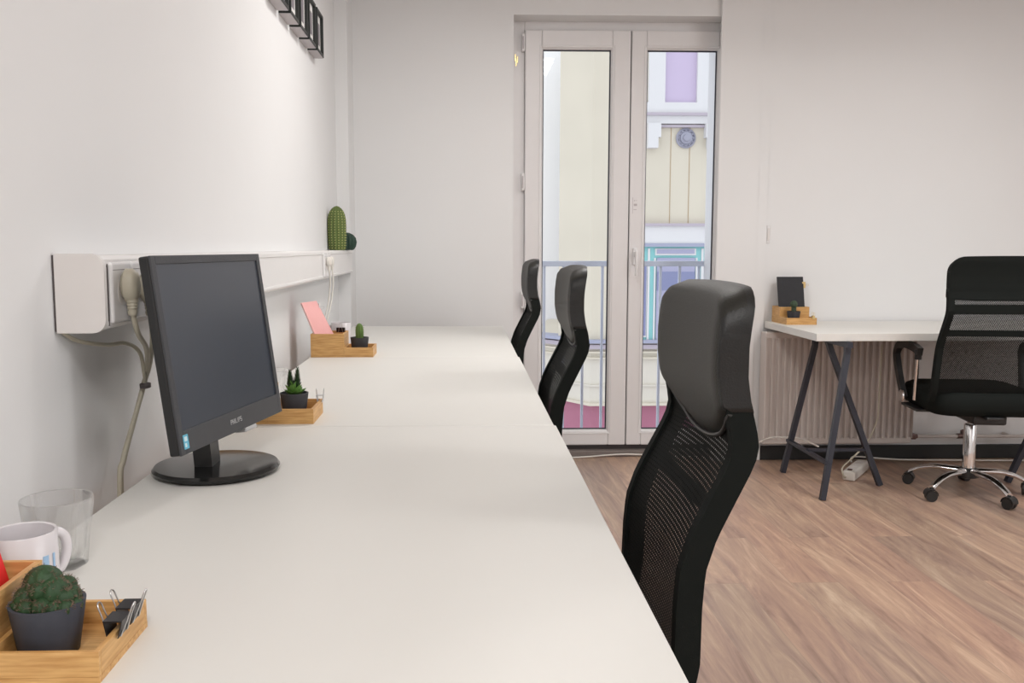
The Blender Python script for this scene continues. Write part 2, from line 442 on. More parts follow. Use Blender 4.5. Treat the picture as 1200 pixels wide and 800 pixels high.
# plugs and cords
def plug_on(label, y, z, cordpts, col='beige', k_=1.):
    t = thing('power_plug', label, 'power plug', (TF+.008, y, z))
    b = B()
    rings = []
    for x, q in ((0, .72), (.005, 1.), (.016, 1.), (.022, .8), (.025, .45)):
        rings.append([(x*k_, .017*k_*q*math.cos(2*PI*k/20), (-.004+.026*q*math.sin(2*PI*k/20))*k_) for k in range(20)])
    loft(b, rings); obj('plug_body', b, col, t, True)
    b = B(); lathe(b, [(r*k_, q*k_) for r, q in ((.009, -.024), (.009, -.03), (.0075, -.031), (.0085, -.034), (.007, -.036), (.008, -.039), (.0065, -.041), (.0075, -.045), (.006, -.05))], 14, (.013*k_, 0, 0)); obj('strain_relief', b, col, t, True)
    b = B(); tube(b, [(.013*k_, 0, -.046*k_)]+cordpts, .0042*max(k_, .7), 10, 6); obj('cord', b, col, t, True)
    return t
plug_on('beige power plug in the socket left of the monitor, its cord hanging down', 1.412, 1.068,
        [(.013, .02, -.08), (.004, .08, -.11), (-.020, .15, -.150), (-.032, .161, -.188), (-.046, .141, -.25), (-.049, .10, -.30), (-.052, .088, -.347), (-.054, .09, -.6)])
plug_on('second beige plug, half hidden behind the back of the monitor', 1.49, 1.062,
        [(.005, .03, -.09), (-.020, .085, -.14), (-.036, .095, -.18), (-.050, .083, -.24), (-.055, .042, -.30), (-.056, .027, -.345), (-.056, .033, -.6)])
t = thing('power_cable', 'thin beige cable leaving the wall under the trunking end and curving to the monitor', 'cable', (XL, 1.34, 1.0))
b = B(); tube(b, [(.003, .02, 0), (.012, .06, -.020), (.028, .13, -.034), (.040, .182, -.037), (.052, .212, -.056), (.054, .226, -.10)], .0034, 10, 6); obj('wire', b, 'beige', t, True)
b = B(); tube(b, [(.054, .226, -.112), (.054, .227, -.118)], .0095, 12); obj('cable_tie', b, 'groove', t, True)
for y, lab in ((3.525, 'nearer of two cream plugs in the trunking by the pink folder'), (3.605, 'farther of two cream plugs in the trunking by the pink folder')):
    plug_on(lab, y+.012, 1.070, [(.012, .005, -.08), (.006, .0, -.15), (-.006, -.03, -.22), (-.02, -.05, -.28), (-.035, -.04, -.34), (-.04, .0, -.42), (-.045, .02, -.55)], 'cord', .75)

# ------------------------------------------------------------------ monitor
mon = thing('computer_monitor', 'black flat computer monitor, switched off, on the nearest white desk', 'monitor', (-.420, 1.538, DT))
b = B(); lathe(b, [(.095, 0), (.104, .004), (.106, .009), (.102, .014), (.05, .0165), (.002, .017)], 64); obj('base', b, 'blackgl', mon, True)
yaw, lean, W, H = -.2, .132, .385, .304
P0 = Vector((-.386+.420, 1.542-1.538, .8085-DT))
n = Vector((math.cos(yaw)*math.cos(lean), math.sin(yaw)*math.cos(lean), math.sin(lean)))
wv = Vector((-math.sin(yaw), math.cos(yaw), 0)); uv = n.cross(wv)
if uv.z < 0: uv = -uv
MM = Matrix(((n.x, wv.x, uv.x, P0.x), (n.y, wv.y, uv.y, P0.y), (n.z, wv.z, uv.z, P0.z), (0, 0, 0, 1)))
def mobj(name, b, m, parent=mon, smooth=False):
    b.transform(MM); return obj(name, b, m, parent, smooth)
b = B(); tube(b, [(-.012, -.012, .012), (-.018, -.012, .09), (-.03, -.012, .13)], .02, 4, sec=(.05, .03)); obj('neck', b, 'blackpl', mon)
# housing: local x = out of the screen, y = along, z = up
b = B(); box(b, -.017, -.0005, -W/2, W/2, 0, H, .003)
rings = []
for x, s in ((-.017, .88), (-.036, .76), (-.048, .6)):
    rings.append([(x, y*s, H/2+(z-H/2)*s) for y, z in ((-W/2, 0), (W/2, 0), (W/2, H), (-W/2, H))])
loft(b, rings)
hs = mobj('housing', b, 'blackpl')
b = B()
bw, bb = .013, .036
for q in ((-W/2, -W/2+bw, 0, H), (W/2-bw, W/2, 0, H), (-W/2+bw, W/2-bw, 0, bb), (-W/2+bw, W/2-bw, H-bw, H)):
    box(b, -.0005, .0035, q[0], q[1], q[2], q[3], .0008)
bz = mobj('bezel', b, 'bezel')
b = B(); box(b, -.001, .0008, -W/2+bw-.001, W/2-bw+.001, bb-.001, H-bw+.001); mobj('screen', b, 'screen')
b = B(); box(b, -.02, .004, .03, .075, -.008, .0005, .003); mobj('control_button', b, 'silver')
b = B(); box(b, .0036, .0040, -W/2+.010, -W/2+.024, .008, .030, .001); st = mobj('energy_sticker', b, 'sticker', bz)
b = B(); box(b, .0040, .0043, -W/2+.013, -W/2+.021, .020, .027, .0005); box(b, .0040, .0043, -W/2+.013, -W/2+.018, .011, .017, .0005); mobj('sticker_print', b, 'stickerd', bz)
# brand lettering on the bottom bezel: PHILIPS from strokes
def letters(bm, text, y0, z0, h, wd, gap, x0=.0036, x1=.0040, st=.0011):
    G = {'P': [((0, 0), (0, 1)), ((0, 1), (1, 1)), ((1, 1), (1, .5)), ((1, .5), (0, .5))], 'H': [((0, 0), (0, 1)), ((1, 0), (1, 1)), ((0, .5), (1, .5))],
         'I': [((.5, 0), (.5, 1))], 'L': [((0, 0), (0, 1)), ((0, 0), (1, 0))], 'S': [((1, 1), (0, 1)), ((0, 1), (0, .5)), ((0, .5), (1, .5)), ((1, .5), (1, 0)), ((1, 0), (0, 0))]}
    y = y0
    for ch in text:
        cw = wd if ch != 'I' else wd*.35
        for (a, c), (e, f) in G[ch]:
            aa, ee = (a, e) if ch != 'I' else (.5, .5)
            ya, yb = sorted((y+aa*cw, y+ee*cw)); za, zb = sorted((z0+c*h, z0+f*h))
            box(bm, x0, x1, ya-st/2, yb+st/2, za-st/2, zb+st/2)
        y += cw+gap
b = B(); letters(b, 'PHILIPS', -.022, .0155, .007, .0045, .0026); mobj('brand_lettering', b, 'silver', bz)

# ------------------------------------------------------------------ picture frames
fr0 = None
flabs = ['farthest small black picture frame of the wall row, nearest the room corner', 'small black picture frame, second from the room corner', 'small black picture frame, third from the room corner', 'small black picture frame, fourth from the room corner', 'nearest small black picture frame of the wall row, cut by the photo top']
for i, y in enumerate((3.672, 3.484, 3.296, 3.106, 2.918)):
    if fr0 is None:
        fr0 = o = thing('picture_frame', flabs[0], 'picture frame', group='black picture frames high on the left wall')
        D, L_, Hh, f = .042, .155, .165, .011
        b = B()
        for q in ((0, L_, 0, f), (0, L_, Hh-f, Hh), (0, f, f, Hh-f), (L_-f, L_, f, Hh-f)):
            box(b, .0005, D, q[0], q[1], q[2], q[3], .001)
        obj('frame', b, 'frame_b', o)
        b = B(); box(b, .001, D-.003, .001, L_-.001, -.0012, .0002); obj('lit_underside', b, 'frame_s', o)  # black frame's underside painted grey for light from the desk below
        b = B(); box(b, .001, D-.012, f-.001, L_-f+.001, f-.001, Hh-f+.001); mt_ = obj('mat_board', b, 'matw', o)
        b = B(); box(b, D-.0121, D-.0112, .05, L_-.03, .04, Hh-.04); obj('print', b, 'pict', mt_)
    else:
        o = copy_tree(fr0); o['label'] = flabs[i]
    o.location = (XL, y, 1.893)

# ------------------------------------------------------------------ cacti on the trunking
def ribbed(bm, h, r, ribs, depth, prof, seg_per=6, zc=0., c=(0, 0)):
    rings = []
    for t, s in prof:
        ring_ = []
        for k in range(ribs*seg_per):
            a = 2*PI*k/(ribs*seg_per)
            rr = r*s*(1-depth+depth*abs(math.cos(a*ribs/2)))
            ring_.append((c[0]+rr*math.cos(a), c[1]+rr*math.sin(a), zc+h*t))
        rings.append(ring_)
    loft(bm, rings)
capsule = [(0, .80), (.03, .88), (.15, .93), (.35, .98), (.55, 1.), (.70, .97), (.80, .88), (.88, .73), (.94, .53), (.985, .25), (1., .05)]
t = thing('cactus_ornament', 'tall olive ribbed cactus ornament standing on the trunking by the room corner', 'cactus', (-.558, 4.13, TZ1))
b = B(); ribbed(b, .198, .042, 15, .10, capsule); obj('cactus_body', b, 'olive', t, True, 60)
b = B()
for k in range(15):
    a = 2*PI*k/15
    for j in range(15):
        tt = .05+.82*j/14
        s = 1.0
        for (t0, s0), (t1, s1) in zip(capsule, capsule[1:]):
            if t0 <= tt <= t1: s = s0+(s1-s0)*(tt-t0)/(t1-t0)
        p = Vector((.042*s*math.cos(a), .042*s*math.sin(a), .198*tt))
        bmesh.ops.create_icosphere(b, subdivisions=1, radius=.0022, matrix=Matrix.Translation(p))
sp_ = obj('spine_dots', b, 'oliveh', t); sp_['kind'] = 'stuff'
t = thing('cactus_ornament', 'small round dark green cactus ornament tucked behind the tall olive one', 'cactus', (-.530, 4.285, TZ1))
b = B(); ribbed(b, .082, .043, 11, .16, [(0, .55), (.05, .7), (.2, .9), (.45, 1.), (.7, .9), (.88, .6), (.97, .25), (1, .05)]); obj('cactus_body', b, 'deepg', t, True, 60)

# ------------------------------------------------------------------ bamboo organisers with pots
def organiser(label, loc, rz=0, wd=.138, hb=.082, ht=.034):
    """local x from the wall box outwards to the low tray, y across"""
    t = thing('desk_organizer', label, 'desk organizer', loc, rz, 'bamboo desk organizers')
    th = .0055
    def tray(x0, x1, h, name):
        b = B(); box(b, x0, x1, 0, wd, 0, .006)
        box(b, x0, x1, 0, th, .006, h, .0006); box(b, x0, x1, wd-th, wd, .006, h, .0006)
        o = obj(name, b, 'bamx', t)
        for q0 in (x0, x1-th):
            b = B(); box(b, q0, q0+th, th, wd-th, .006, h, .0006); obj('end_panel', b, 'bamy', o)
        return o
    tray(0, .1155, hb, 'box'); tray(.1158, .217, ht, 'tray')
    return t
ZT = DT+.0062
ON = (-.536, .772, DT); OM = (-.539, 1.953, DT); OF = (-.5255, 3.16, DT); OT = .217-.00275
organiser('bamboo desk organizer at the bottom left corner of the photo, with the red folder', ON, 0, .122, .071, .029)
organiser('bamboo desk organizer just behind the monitor, with the spiky succulent', OM, 0, .138, .072, .033)
organiser('bamboo desk organizer on the farthest desk, with the pink folder', OF)
organiser('bamboo desk organizer on the right table, with the black notebook', (1.618, 4.650, DT), -PI/2, .152)

def pot(label, name, loc, m='pot', r=.035, h=.058, low=False):
    t = thing(name, label, 'potted plant', loc)
    b = B(); lathe(b, [(r*.76, 0), (r*.78, .001), (r, h), (r*.91, h), (r*.88, h-.008), (r*.1, h-.0085)], 40); obj('pot', b, m, t, True, 50)
    b = B()
    lathe(b, [(r*.89, h-.008), (r*.6, h-.0055), (r*.05, h-.004)], 24); obj('soil', b, 'soil', t, True)
    return t
# near: clumpy cactus
p = pot('clumpy dark green cactus in a blue grey pot, in the nearest organizer', 'potted_cactus', (-.386, .826, ZT), 'pot', .0335, .049)
b = B(); spn = B(); ZS = -.003
rnd = random.Random(3)
def blob(bm, c, r, ribs=9):
    rings = []
    for k in range(11):
        f = -.9+1.9*k/10; f = min(f, .995)
        s = math.sqrt(max(0, 1-f*f))
        rings.append([(c[0]+r*s*(.88+.12*abs(math.cos(a*ribs/2)))*math.cos(a), c[1]+r*s*(.88+.12*abs(math.cos(a*ribs/2)))*math.sin(a), c[2]+r*f*1.05) for a in [2*PI*q/(ribs*4) for q in range(ribs*4)]])
    loft(bm, rings)
    for _ in range(int(r*3600)):
        v = Vector((rnd.gauss(0, 1), rnd.gauss(0, 1), abs(rnd.gauss(0, 1)))).normalized()
        p0 = Vector(c)+v*r*.93
        for q in range(3):
            v2 = (v+Vector((rnd.uniform(-.7, .7), rnd.uniform(-.7, .7), rnd.uniform(-.7, .7)))).normalized()
            tube(spn, [p0, p0+v2*.0034], .00016, 3)
for c, r in (((-.005, .005, .066), .0185), ((.008, -.004, .062), .0145), ((-.017, -.006, .057), .012), ((.019, -.006, .057), .0095), ((.023, .005, .056), .009), ((.012, .016, .060), .011), ((-.020, .012, .058), .011), ((.003, -.019, .053), .0092), ((-.012, -.020, .052), .0085), ((.024, -.016, .051), .0072), ((-.026, -.010, .050), .0068), ((.014, -.020, .052), .007), ((.030, -.002, .050), .0062), ((-.003, -.012, .066), .009)):
    blob(b, (c[0]*.92, c[1]*.92, c[2]-.004), r)
cb = obj('cactus', b, 'cact', p, True, 60)
o = obj('spines', spn, 'spine', cb); o['kind'] = 'stuff'
# middle: spiky succulent
p = pot('spiky green succulent in a charcoal pot, right behind the monitor', 'potted_succulent', (-.372, 2.005, ZT), 'potd', .0315, .055)
b = B(); b2 = B()
def leafblade(bm, c, az, el, ln, wd):
    d_ = Vector((math.cos(az)*math.cos(el), math.sin(az)*math.cos(el), math.sin(el))); s_ = Vector((-math.sin(az), math.cos(az), 0)); u_ = d_.cross(s_)
    rings = []
    for f, ww in ((0, .6), (.3, 1.), (.6, .8), (.85, .4), (1, .05)):
        q = Vector(c)+d_*ln*f+Vector((0, 0, 1))*ln*.18*f*f
        rings.append([q+s_*wd*ww+u_*wd*.1*ww, q+u_*wd*.55*ww, q-s_*wd*ww+u_*wd*.1*ww, q-u_*wd*.35*ww])
    loft(bm, rings)
for lay, (el, n_, ln, wd, z) in enumerate(((.4, 6, .024, .010, .05), (.8, 6, .025, .0105, .052), (1.15, 4, .026, .010, .054))):
    for k in range(n_):
        leafblade(b, (.003*math.cos(k), .003*math.sin(k), z), 2*PI*k/n_+lay*.5, el, ln*rnd.uniform(.85, 1.1), wd)
lv = obj('leaves', b, 'leaf', p, True, 50)
for (cx, cy, hh, lx) in ((-.007, .0, .044, -.02), (.006, .004, .050, .02)):
    for j in range(9):
        z = .062+hh*j/9; s = 1-j/10
        for k in range(4):
            leafblade(b2, (cx+lx*j/9*.1, cy, z), k*PI/2+j*.7, .95, .013*s+.004, .0045*s+.001)
obj('flower_spikes', b2, 'leafd', p, True, 50)
# far: finger cactus
def finger(label, loc, m, r, h, mg, lobes=None):
    p = pot(label, 'potted_cactus', loc, 'potd', .033, .058)
    b = B(); ribbed(b, h, r, 10, .16, [(0, .8), (.2, .97), (.5, 1.), (.75, .92), (.9, .65), (.97, .35), (1, .06)], 4, .05, (0, 0))
    if lobes:
        for (x, y, z, rr) in lobes: blob(b, (x, y, z), rr)
    cb = obj('cactus', b, mg, p, True, 60)
    s = B()
    for k in range(10):
        for j in range(7):
            a = 2*PI*k/10; v = Vector((math.cos(a), math.sin(a), .1)); p0 = Vector((r*.97*math.cos(a), r*.97*math.sin(a), .062+h*.75*j/7))
            for e in (-.6, .6): tube(s, [p0, p0+Vector((v.x-e*v.y, v.y+e*v.x, .2))*.003], .0003, 3)
    q = obj('spines', s, 'spine', cb); q['kind'] = 'stuff'
finger('finger shaped green cactus in a charcoal pot, in the organizer with the pink folder', (-.362, 3.225, ZT), 'potd', .0145, .058, 'cactl')
spn = B()
finger('small grey green cactus in a charcoal pot, in front of the black notebook', (1.672, 4.487, ZT), 'potd', .0125, .040, 'cact3', [(0, 0, .092, .019)])
spn.free()

# ------------------------------------------------------------------ folders
def sheet(name, label, cat, quad, nrm, thick, m, page=True):
    """quad: four world corners (bl, br, tr, tl); nrm thickness direction"""
    o = Vector(quad[0]); t = thing(name, label, cat, o)
    Q = [Vector(q)-o for q in quad]; nn = Vector(nrm).normalized()
    def slab(bm, a, c, inset=0.):
        ctr = sum(Q, Vector())/4
        K = [q+(ctr-q)*inset for q in Q]
        loft(bm, [[q+nn*a for q in K], [q+nn*c for q in K]])
    b = B(); slab(b, thick*.75, thick); slab(b, 0, thick*.25); obj('cover', b, m, t)
    if page:
        b = B(); slab(b, thick*.25, thick*.75, .02); obj('pages', b, 'page', t)
    return t
sheet('folder', 'red folder leaning in the box of the nearest organizer', 'folder',
      [(-.441, .785, ZT), (-.441, .884, ZT), (-.490, .884, DT+.195), (-.490, .785, DT+.195)], (.98, 0, .19), .004, 'red')
sheet('folder', 'pink folder leaning towards the wall in the farthest organizer', 'folder',
      [(-.486, 3.170, ZT), (-.435, 3.284, ZT), (-.526, 3.284, DT+.189), (-.560, 3.170, DT+.189)], (.85, -.4, .38), .005, 'pink')
nb = sheet('notebook', 'black notebook leaning in the organizer on the right table', 'notebook',
      [(1.627, 4.560, ZT), (1.760, 4.560, ZT), (1.769, 4.640, DT+.230), (1.633, 4.640, DT+.230)], (0, -.93, .33), .006, 'slate')

# ------------------------------------------------------------------ binder clips
def clip(label, loc, rz, L_=.026, tilt=0., m='clip', hm='metal', rx=0., ry=0., opening=.35):
    """grips a vertical wall: local x along the wall, y across, origin on the wall top"""
    t = thing('binder_clip', label, 'binder clip', loc, rz); t.rotation_euler = (rx, ry, rz)
    b = B(); w2, hh = .0058, .013
    out = [(-.0048, -hh), (-w2, -.012), (-w2-.003, .0035), (w2+.003, .0035), (w2, -.012), (.0048, -hh), (.004, -hh), (w2-.001, -.011), (w2+.0018, .0022), (-w2-.0018, .0022), (-w2+.001, -.011), (-.004, -hh)]
    prism(b, [(p_, q_+.0075) for p_, q_ in out], L_, 'x', -L_/2); obj('clip_body', b, m, t)
    for s in (-1, 1):
        b = B(); a = opening
        def q(u, v): return (u, s*(.0058+v*math.sin(a)), -.005+v*math.cos(a))
        tube(b, [q(-.008, 0), q(-.0045, .018), q(-.0045, .027), q(-.0028, .0305), q(0, .0315), q(.0028, .0305), q(.0045, .027), q(.0045, .018), q(.008, 0)], .0007, 6, 2)
        obj('wire_handle', b, hm, t, True)
    return t
xt = ON[0]+OT
clip('black binder clip on the near organizer tray rim, the closer of two', (xt, .824, DT+.029), PI/2, .024)
clip('black binder clip on the near organizer tray rim, the farther of two', (xt, .855, DT+.029), PI/2, .024)
clip('small silver clip on the tray rim of the organizer behind the monitor', (OM[0]+OT, 2.07, DT+.034), PI/2, .016, m='silver', opening=.1)
clip('black binder clip on the box rim beside the pink folder', (-.4376, 3.16+.138-.00275, DT+.082), 0, .030, opening=.2)
clip('brass coloured clip on the right edge of the black notebook', (1.767, 4.628, DT+.190), -PI/2, .032, m='gold', hm='gold', rx=-PI/2, ry=PI/2, opening=.45)
clip('small white clip on the upper right edge of the pink folder', (-.5165, 3.283, DT+.165), 0, .032, m='white', hm='metal', rx=-PI/2, ry=PI/2, opening=.4)
clip('tiny brass clip on the tray rim of the organizer on the right table', (1.752, 4.650-.21425, DT+.034), 0, .012, m='gold', hm='gold', opening=.15)

# ------------------------------------------------------------------ glasses and mugs
def tumbler(label, loc, group=None):
    t = thing('glass_tumbler', label, 'glass', loc, .2)
    b = B(); seg = 40
    prof = [(.029, 0, 1), (.031, .003, 1), (.0335, .03, 1), (.0355, .048, 1), (.0385, .055, 0), (.0415, .0825, 0), (.0405, .084, 0), (.039, .083, 0), (.036, .056, 0), (.033, .045, 0), (.030, .02, 0), (.027, .012, 0), (.003, .011, 0)]
    rings = []
    for r, z, fac in prof:
        rg = []
        for k in range(seg):
            a = 2*PI*k/seg; rr = r
            if fac:
                q = (a % (2*PI/8))-PI/8; rr = r*math.cos(PI/8)*1.04/math.cos(q)
            rg.append((rr*math.cos(a), rr*math.sin(a), z))
        rings.append(rg)
    loft(b, rings); obj('glass', b, 'tumbler', t, True, 25); return t
tumbler('clear faceted glass tumbler behind the white mug at the lower left', (-.486, 1.077, DT))
tumbler('clear glass tumbler half hidden behind the right edge of the monitor', (-.463, 2.22, DT))
def mug(label, loc, rz, r=.037, h=.083, stripes=True):
    t = thing('mug', label, 'mug', loc, rz)
    b = B(); lathe(b, [(r*.86, 0), (r*.88, .002), (r, .012), (r, h-.001), (r-.001, h), (r-.003, h-.001), (r-.004, .010), (.002, .006)], 48); obj('cup', b, 'mug', t, True, 60)
    b = B(); tube(b, [(r-.002, 0, h*.84), (r+.007, 0, h*.85), (r+.015, 0, h*.74), (r+.016, 0, h*.55), (r+.009, 0, h*.36), (r-.002, 0, h*.30)], .0055, 10, 5); obj('handle', b, 'mug', t, True)
    if stripes:
        for a0, a1 in ((-32, -21), (-11, -5)):
            b = B(); g = [[], [], [], []]
            for k in range(5):
                a = R(a0+(a1-a0)*k/4)-rz
                for i, (rr, z) in enumerate(((r+.0002, .010), (r+.0002, h*.72), (r+.0006, h*.72), (r+.0006, .010))): g[i].append((rr*math.cos(a), rr*math.sin(a), z))
            loft(b, g+[g[0]], closed=False, cap=False); obj('stripe', b, 'stripe', t)
    return t
mug('white mug with two pale blue stripes behind the nearest organizer', (-.470, .957, DT), 1.0, .0345, .081)
mug('small white mug behind the farthest organizer', (-.446, 3.365, DT), PI, .036, .106, False)

# ------------------------------------------------------------------ office chairs (face local +y)
PROF = [(1.072, -.3265), (1.05, -.327), (1.02, -.322), (.99, -.319), (.95, -.319), (.92, -.323), (.885, -.332), (.86, -.336), (.835, -.331), (.78, -.303), (.736, -.281), (.69, -.266), (.64, -.262), (.56, -.260), (.50, -.246), (.455, -.22)]
def rear(z):
    if z >= PROF[0][0]: return PROF[0][1]
    for (z0, y0), (z1, y1) in zip(PROF, PROF[1:]):
        if z1 <= z <= z0: return y0+(y1-y0)*(z0-z)/(z0-z1)
    return PROF[-1][1]
def make_chair(label, arms, hw, base_rot, open_net, zt=1.072, group=None):
    t = thing('office_chair', label, 'office chair', group=group)
    hwz = lambda z: hw*(1+.10*max(0, min(1, (.95-z)/.4)))
    dz = zt-1.072
    bow = lambda u: .012*u*u          # edges curve forward
    TH = .036
    # headrest pad: leather shell around the top of the back
    def padgrid(front, inset=0.):
        g = []
        for i in range(19):
            v = i/18; row = []
            for j in range(25):
                u = math.sin(PI/2*(-1+2*j/24))
                au = abs(u)
                top = zt-(.048*(1-math.sqrt(max(0, 1-((au-.76)/.24)**2))) if au > .76 else 0)-.004*u*u
                bot = (.905+.004*au**2) if arms else .846+.060*au**2.2
                z = top+(bot-top)*v
                y = rear(z-dz if z > .95 else z)+bow(u)
                if front:
                    edge = 1-max(0, (au-.86)/.14)**2*.16
                    tp = 1-max(0, (.10-v)/.10)**2*.75
                    bt = 1-max(0, (v-.93)/.07)**2*.25
                    y += (TH+.010)*edge*tp*bt
                row.append((u*hwz(z), y, z))
            g.append(row)
        return g
    F_, K_ = padgrid(True), padgrid(False)
    b = B()
    vf = [[b.verts.new(q) for q in r] for r in F_]; vb = [[b.verts.new(q) for q in r] for r in K_]
    nR, nC = len(vf), len(vf[0])
    for i in range(nR-1):
        for j in range(nC-1):
            b.faces.new((vf[i][j], vf[i][j+1], vf[i+1][j+1], vf[i+1][j])).material_index = 1 if abs(math.sin(PI/2*(-1+(2*j+1)/24))) > .955 else 0
            b.faces.new((vb[i][j+1], vb[i][j], vb[i+1][j], vb[i+1][j+1])).material_index = 1
    for i in range(nR-1):
        for j, s in ((0, 1), (nC-1, -1)):
            f = (vf[i][j], vf[i+1][j], vb[i+1][j], vb[i][j]); b.faces.new(f if s > 0 else f[::-1]).material_index = 1
    for j in range(nC-1):
        b.faces.new((vf[0][j+1], vf[0][j], vb[0][j], vb[0][j+1])).material_index = 1
        b.faces.new((vf[-1][j], vf[-1][j+1], vb[-1][j+1], vb[-1][j])).material_index = 1
    hr = obj('headrest', b, ['leather', 'leatherb'] if not arms else ['fabric', 'fabric'], t, True, 60)
    b = B(); tube(b, [(q[0], q[1]+.002, q[2]-.002) for q in F_[-1][1:-1]], .0035, 8); obj('piping', b, 'seam', hr, True)
    # side rails of the back frame
    for s in (-1, 1):
        b = B(); rings = []
        for k in range(26):
            z = .914-.459*k/25; x = s*(hwz(z)-.0125); y = rear(z)+bow(1)+.0008
            w_, th = .011, TH-.0012
            rings.append([(x-w_, y, z), (x+w_, y, z), (x+w_, y+th, z), (x-w_, y+th, z)])
        loft(b, rings); obj('back_rail', b, 'fabric', t)
    # net
    b = B(); gA, gB = [], []
    for k in range(25):
        z = .925-.43*k/24
        gA.append([b.verts.new((u*(hwz(z)-.004), rear(z)+bow(u)+TH-.004, z)) for u in [-1+2*j/12 for j in range(13)]])
    for k in range(24):
        for j in range(12): b.faces.new((gA[k][j], gA[k][j+1], gA[k+1][j+1], gA[k+1][j]))
    ext = bmesh.ops.solidify(b, geom=b.faces[:], thickness=.0015)
    obj('net_back', b, 'netopen' if open_net else 'net', t, True)
    for z0, z1 in ((.845, .886), (.748, .776)):
        b = B(); box(b, -hwz(z0)+.012, hwz(z0)-.012, rear((z0+z1)/2)+.016, rear((z0+z1)/2)+.026, z0, z1, .003); obj('cross_bar', b, 'fabric', t)
    # seat
    b = B(); rings = []
    for z, s in ((.395, .90), (.402, .96), (.43, 1.), (.458, 1.), (.476, .97), (.486, .90), (.489, .75)):
        rings.append([(x*s, y*s, z+(.012*(abs(y)/.24)**2 if z > .47 else 0)) for x, y in rrect(-.245, .245, -.235, .245, .09, 6)])
    loft(b, rings); obj('seat', b, 'fabric', t, True, 50)
    b = B(); box(b, -.07, .07, -.2, .09, .355, .398, .01); box(b, -.035, .035, -.245, -.17, .385, .397, .003); me_ = obj('tilt_mechanism', b, 'blackpl', t)
    b = B(); tube(b, [(.06, .0, .375), (.2, .02, .375), (.235, .03, .372)], .006, 8); obj('lever', b, 'blackpl', me_, True)
    b = B(); lathe(b, [(.014, .315), (.014, .36)], 20); 
    pis = obj('gas_piston', b, 'metal', t, True)
    b = B(); lathe(b, [(.026, .085), (.027, .10), (.027, .32), (.024, .325), (.015, .326)], 28); obj('column', b, 'chrome', t, True)
    b = B(); lathe(b, [(.03, .075), (.045, .08), (.045, .11), (.034, .122), (.027, .123)], 28); obj('hub', b, 'blackpl', t, True)
    for k in range(5):
        a = base_rot+2*PI*k/5; ca, sa = math.cos(a), math.sin(a)
        b = B(); rings = []
        for q in range(13):
            f = q/12; r_ = .035+.222*f; z = .108-.004*f-.045*max(0, (f-.35)/.65)**2.2
            w_ = .021-.005*f; h_ = .014-.003*f
            rings.append([(r_*ca-w_*cc*sa, r_*sa+w_*cc*ca, z+h_*ss) for cc, ss in [(math.cos(2*PI*m_/10), math.sin(2*PI*m_/10)) for m_ in range(10)]])
        loft(b, rings); lg = obj('leg', b, 'chrome', t, True)
        b = B(); cx, cy = .259*ca, .259*sa
        ta = a+.9+k; ux, uy = math.cos(ta), math.sin(ta)
        for s in (-1, 1):
            rings = []
            for off in (.004, .020):
                rings.append([(cx+s*off*ux-uy*.025*math.cos(2*PI*m_/20)*(.94 if off > .01 else 1), cy+s*off*uy+ux*.025*math.cos(2*PI*m_/20)*(.94 if off > .01 else 1), .025+.025*math.sin(2*PI*m_/20)) for m_ in range(20)])
            loft(b, rings)
        tube(b, [(cx, cy, .025), (cx, cy, .062)], .007, 8)
        rings = []
        for m_ in range(9):
            th = PI*m_/8
            pth = (cx-uy*.027*math.cos(th), cy+ux*.027*math.cos(th), .027+.027*math.sin(th))
            rings.append([(pth[0]+ux*o1, pth[1]+uy*o1, pth[2]+o2) for o1, o2 in ((-.022, 0), (.022, 0), (.022, .003), (-.022, .003))])
        loft(b, rings)
        obj('caster', b, 'blackpl', lg, True, 40)
    if arms:
        for s in (-1, 1):
            x = s*.272
            b = B(); tube(b, [(x*.96, .10, .425), (x*1.0, .13, .50), (x*1.03, .165, .60), (x*1.03, .17, .635), (x*1.02, .14, .668), (x*1.02, .06, .680), (x*1.02, -.05, .677), (x*1.02, -.12, .664)], .02, 10, 5, sec=(.034, .024))
            ar = obj('armrest', b, 'blackpl', t, True, 50)
            b = B(); tube(b, [(x*1.02, -.10, .672), (x*1.02, -.098, .628)], .015, 12); obj('socket_sleeve', b, 'blackpl', ar, True)
            b = B(); tube(b, [(x*1.02, -.097, .64), (x*.99, -.055, .44)], .0085, 12); obj('chrome_rod', b, 'chrome', ar, True)
            b = B(); lathe(b, [(.030, 0), (.028, .006), (.01, .010), (.002, .011)], 20, (0, 0, 0), 'x'); b.transform(Matrix.Translation((x*1.0, .10, .435)) @ Matrix.Diagonal((s, 1, 1, 1))); obj('bolt_cap', b, 'chrome', ar, True)
            b = B(); box(b, min(x*.98, s*.14), max(x*.98, s*.14), -.075, .125, .388, .4, .003); obj('arm_bracket', b, 'blackpl', ar)
    return t
c1 = make_chair('nearest black leather and net office chair pushed up to the nearest desk', False, .187, .3, False, group='black office chairs along the desk row')
c1.location = (.072, 1.357, 0); c1.rotation_euler = (0, 0, PI/2)
c2 = copy_tree(c1); c2['label'] = 'middle black high back office chair at the desk row, in front of the door pane'
c2.location = (.024, 2.605, 0); c2.rotation_euler = (0, 0, PI/2)
c3 = copy_tree(c1); c3['label'] = 'farthest black high back office chair at the desk row, beside the far desk'
c3.location = (.014, 4.0, 0); c3.rotation_euler = (0, 0, PI/2)
c4 = make_chair('black net back office chair with armrests and chrome base, facing the right table', True, .238, R(207)+R(8), True, 1.088)
c4.location = (2.318, 3.985, 0); c4.rotation_euler = (0, 0, R(-8))

